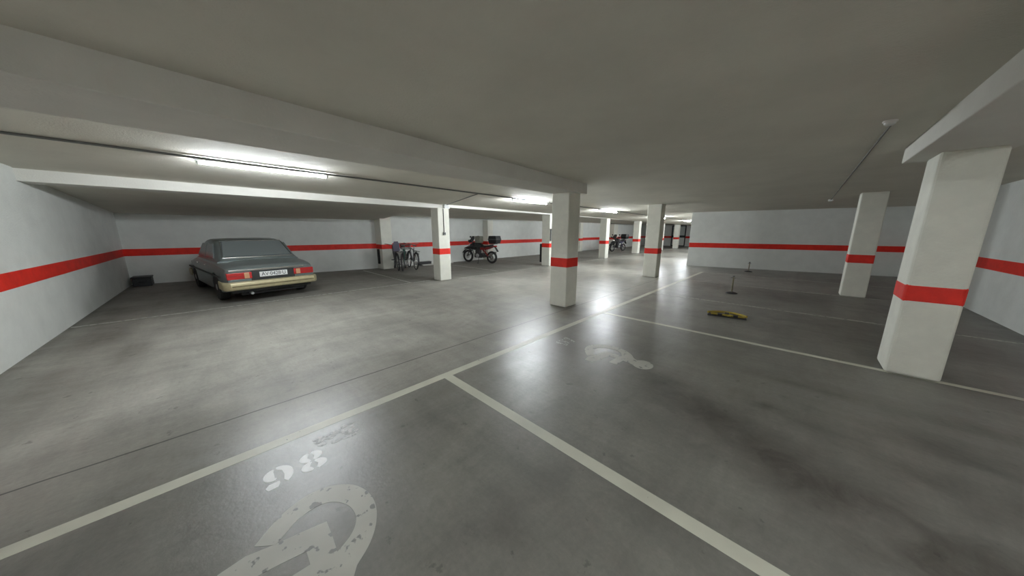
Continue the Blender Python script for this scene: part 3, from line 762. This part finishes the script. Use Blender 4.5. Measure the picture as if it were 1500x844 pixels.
    tb = MB().loft([[(-.58, .22, 1.00), (-.58, -.22, 1.00), (-.98, -.22, 1.00), (-.98, .22, 1.00)], [(-.54, .25, 1.20), (-.54, -.25, 1.20), (-1.03, -.25, 1.20), (-1.03, .25, 1.20)],
                    [(-.57, .23, 1.38), (-.57, -.23, 1.38), (-.99, -.23, 1.38), (-.99, .23, 1.38)]]).build('top_box', M_black, e, bevel=.03, seg=3, M=dx)
    MB().quad_box(-1.035, -.535, -.255, .255, 1.195, 1.21).build('lid_seam', M_grey, tb, M=dx)
    MB().quad_box(-1.0, -.94, -.10, .10, .84, .90).build('tail_light', M_tail, e, bevel=.01)
    MB().bar((-.92, 0, .86), (-1.10, 0, .60), .16, .012).build('rear_mudguard', M_black, e)
    if bag:
        MB().quad_box(-.12, .20, -.17, .17, 1.02, 1.36).build('tank_bag', mat('bag_canvas', (.19, .19, .15), .8, noise=.2, nscale=14), e, bevel=.04, seg=3)
    MB().tube([(-.05, .16, .32), (-.10, .32, .02)], .012, 8).quad_box(-.14, -.06, .29, .35, 0, .012).build('kickstand', M_dark, e)
    return e
motorcycle((-11.78, 9.62), math.atan2(-.38, -1.44), (.22, .02, .02), 'black touring motorcycle with top box and red side panel, parked by the left wall')
motorcycle((-10.6, 23.07), math.atan2(-2.06, -.32), (.04, .04, .10), 'distant dark blue motorcycle with top box, between two far columns', bag=False)

# ------------------------------------------------------------------ bicycles
def bicycle(loc, rz, frame_col, label, steer=0, lean=0, r=.33, extra=None):
    e = empty('bicycle', (*loc, 0), rz, label, 'bicycle'); e.rotation_euler = (R(lean), 0, rz)
    Mf = mat('bicycle_paint', frame_col, .4, coat=.2)
    for x in (.52, -.52):
        w = MB().torus((x, 0, r), r-.024, .024, 'y', 36, 8).build('wheel', M_rubber, e, smooth=60)
        rm = MB().torus((x, 0, r), r-.042, .010, 'y', 36, 6)
        for k in range(18):
            a = 2*PI*k/18; rm.tube([(x, (-1)**k*.03, r), (x+(r-.045)*math.cos(a), 0, r+(r-.045)*math.sin(a))], .0025, 4)
        rm.lathe([(.02, -.04), (.02, .04)], c=(x, 0, r), axis='y', n=10)
        rm.build('rim', M_chrome, w)
        MB().torus((x, 0, r), r+.012, .010, 'y', 36, 6).build('mudguard', M_black, e) if False else None
    seat = (-.16, 0, .80); bb = (-.08, 0, .29); head = (.33, 0, .80); hb_ = (.36, 0, .68)
    f = MB()
    for a, b, q in ((seat, bb, .017), (head, hb_, .02), (head, (-.15, 0, .74), .016), (hb_, bb, .019)): f.tube([a, b], q*1.35, 8)
    for s in (-1, 1):
        f.tube([bb, (-.52, s*.06, r)], .010, 6); f.tube([(-.15, s*.01, .72), (-.52, s*.06, r)], .009, 6)
    f.build('frame', Mf, e, smooth=50)
    fk = MB()
    for s in (-1, 1): fk.tube([hb_, (.40, s*.05, .60), (.52, s*.055, r)], .017, 6)
    fk.tube([head, (.315, 0, .93)], .014, 8); fk.build('fork', M_grey, e)
    MB().tube([(.24, .30, 1.0), (.30, .20, .98), (.33, .05, .94), (.33, -.05, .94), (.30, -.20, .98), (.24, -.30, 1.0)], .012, 8).build('handlebar', M_chrome, e)
    MB().tube([seat, (-.175, 0, .92)], .013, 8).build('seat_post', M_chrome, e)
    MB().loft([[(-.32, .08, .93), (-.32, -.08, .93), (-.32, -.07, .90), (-.32, .07, .90)], [(-.20, .07, .94), (-.20, -.07, .94), (-.20, -.05, .90), (-.20, .05, .90)], [(-.02, .02, .94), (-.02, -.02, .94), (-.02, -.015, .91), (-.02, .015, .91)]]).build('saddle', M_black, e, bevel=.01)
    c = MB().lathe([(.09, -.045), (.09, -.04)], c=bb, axis='y', n=20)
    c.bar((bb[0], -.07, bb[2]), (bb[0]+.12, -.07, bb[2]-.11), .015, .02).bar((bb[0], .07, bb[2]), (bb[0]-.12, .07, bb[2]+.11), .015, .02)
    c.build('crankset', M_alu, e)
    MB().quad_box(.0, .10, -.17, -.07, bb[2]-.13, bb[2]-.105).quad_box(-.25, -.15, .07, .17, bb[2]+.10, bb[2]+.125).build('pedals', M_black, e)
    for x, a0, a1 in ((.52, 20, 165), (-.52, 30, 185)):
        rr = [[(x+(r+.03)*math.cos(R(a0+(a1-a0)*k/12)), y, r+(r+.03)*math.sin(R(a0+(a1-a0)*k/12))-abs(y)*.3) for y in (-.03, 0, .03)] for k in range(13)]
        o = MB().loft(rr, cap=False, closed=False).build('mudguard', M_dark, e); o.modifiers.new('thick', 'SOLIDIFY').thickness = .006
    MB().bar((-.25, 0, .72), (-.80, 0, .72), .14, .012).tube([(-.70, .06, .71), (-.53, .07, r)], .007, 6).tube([(-.70, -.06, .71), (-.53, -.07, r)], .007, 6).build('luggage_rack', M_dark, e)
    if extra == 'basket':
        bk = MB().quad_box(.40, .66, -.16, .16, .76, .77)
        for k in range(8):
            y = -.16+.32*k/7; bk.tube([(.40, y, .77), (.38, y, .98)], .005, 5).tube([(.66, y, .77), (.69, y, .98)], .005, 5)
        for k in range(5):
            x = .40+.27*k/4; bk.tube([(x, -.16, .77), (x, -.18, .98)], .005, 5).tube([(x, .16, .77), (x, .18, .98)], .005, 5)
        for z, w_ in ((.84, .165), (.91, .172), (.98, .18)):
            bk.tube([(.39, -w_, z), (.68, -w_, z), (.68, w_, z), (.39, w_, z)], .006, 5, closed=True)
        bk.build('basket', M_dark, e)
    if extra == 'child_seat':
        ms = mat('seat_shell', (.13, .12, .16), .5)
        cs_ = MB().loft([[(-.40, .10, .80), (-.40, -.10, .80), (-.40, -.10, .76), (-.40, .10, .76)], [(-.64, .11, .78), (-.64, -.11, .78), (-.66, -.11, .74), (-.66, .11, .74)],
                    [(-.70, .11, 1.0), (-.70, -.11, 1.0), (-.73, -.11, 1.0), (-.73, .11, 1.0)], [(-.72, .07, 1.10), (-.72, -.07, 1.10), (-.74, -.07, 1.10), (-.74, .07, 1.10)]])
        for q in (-1, 1): cs_.loft([[(-.66, q*.11, .76), (-.69, q*.11, .95), (-.52, q*.12, .90), (-.41, q*.11, .79)], [(-.66, q*.122, .76), (-.69, q*.122, .95), (-.52, q*.132, .90), (-.41, q*.122, .79)]])
        cs_.build('child_seat', ms, e, bevel=.006)
    return e
v = math.atan2(5.7, -12.2)
for k, along, dr, col_, ln, ex, lab in ((-1.05, .05, 9, (.05, .05, .055), -3, 'child_seat', 'dark bicycle, leftmost of the bicycle cluster beside the wall column'),
                              (-.15, -.18, -6, (.03, .11, .08), 2, 'basket', 'dark green bicycle in the middle of the bicycle cluster'),
                              (.85, .10, 13, (.20, .20, .21), 4, None, 'grey bicycle at the right end of the bicycle cluster')):
    b = bicycle((-12.02+.42*.34*k-.905*along, 5.68+.905*.34*k+.42*along), v+R(dr), col_, lab, lean=ln, extra=ex)
    b.scale = (1.06, 1.06, 1.10)

# ------------------------------------------------------------------ world, camera, colour
w = bpy.data.worlds.new('world'); S.world = w; w.use_nodes = True
w.node_tree.nodes['Background'].inputs[0].default_value = (.5, .55, .6, 1)
w.node_tree.nodes['Background'].inputs[1].default_value = .02
cd = bpy.data.cameras.new('camera'); cam = bpy.data.objects.new('camera', cd); COL.objects.link(cam)
cd.sensor_fit = 'HORIZONTAL'; cd.sensor_width = 36; cd.lens = 36*426/1500
cd.clip_start = .05; cd.clip_end = 200
cam.location = (0, 0, 1.6); cam.rotation_euler = (PI/2-math.atan2(83, 426), 0, R(44.5))
S.camera = cam
S.view_settings.view_transform = 'Standard'; S.view_settings.look = 'None'
S.view_settings.gamma = 1; S.view_settings.use_curve_mapping = False
S.view_settings.exposure = 0.36
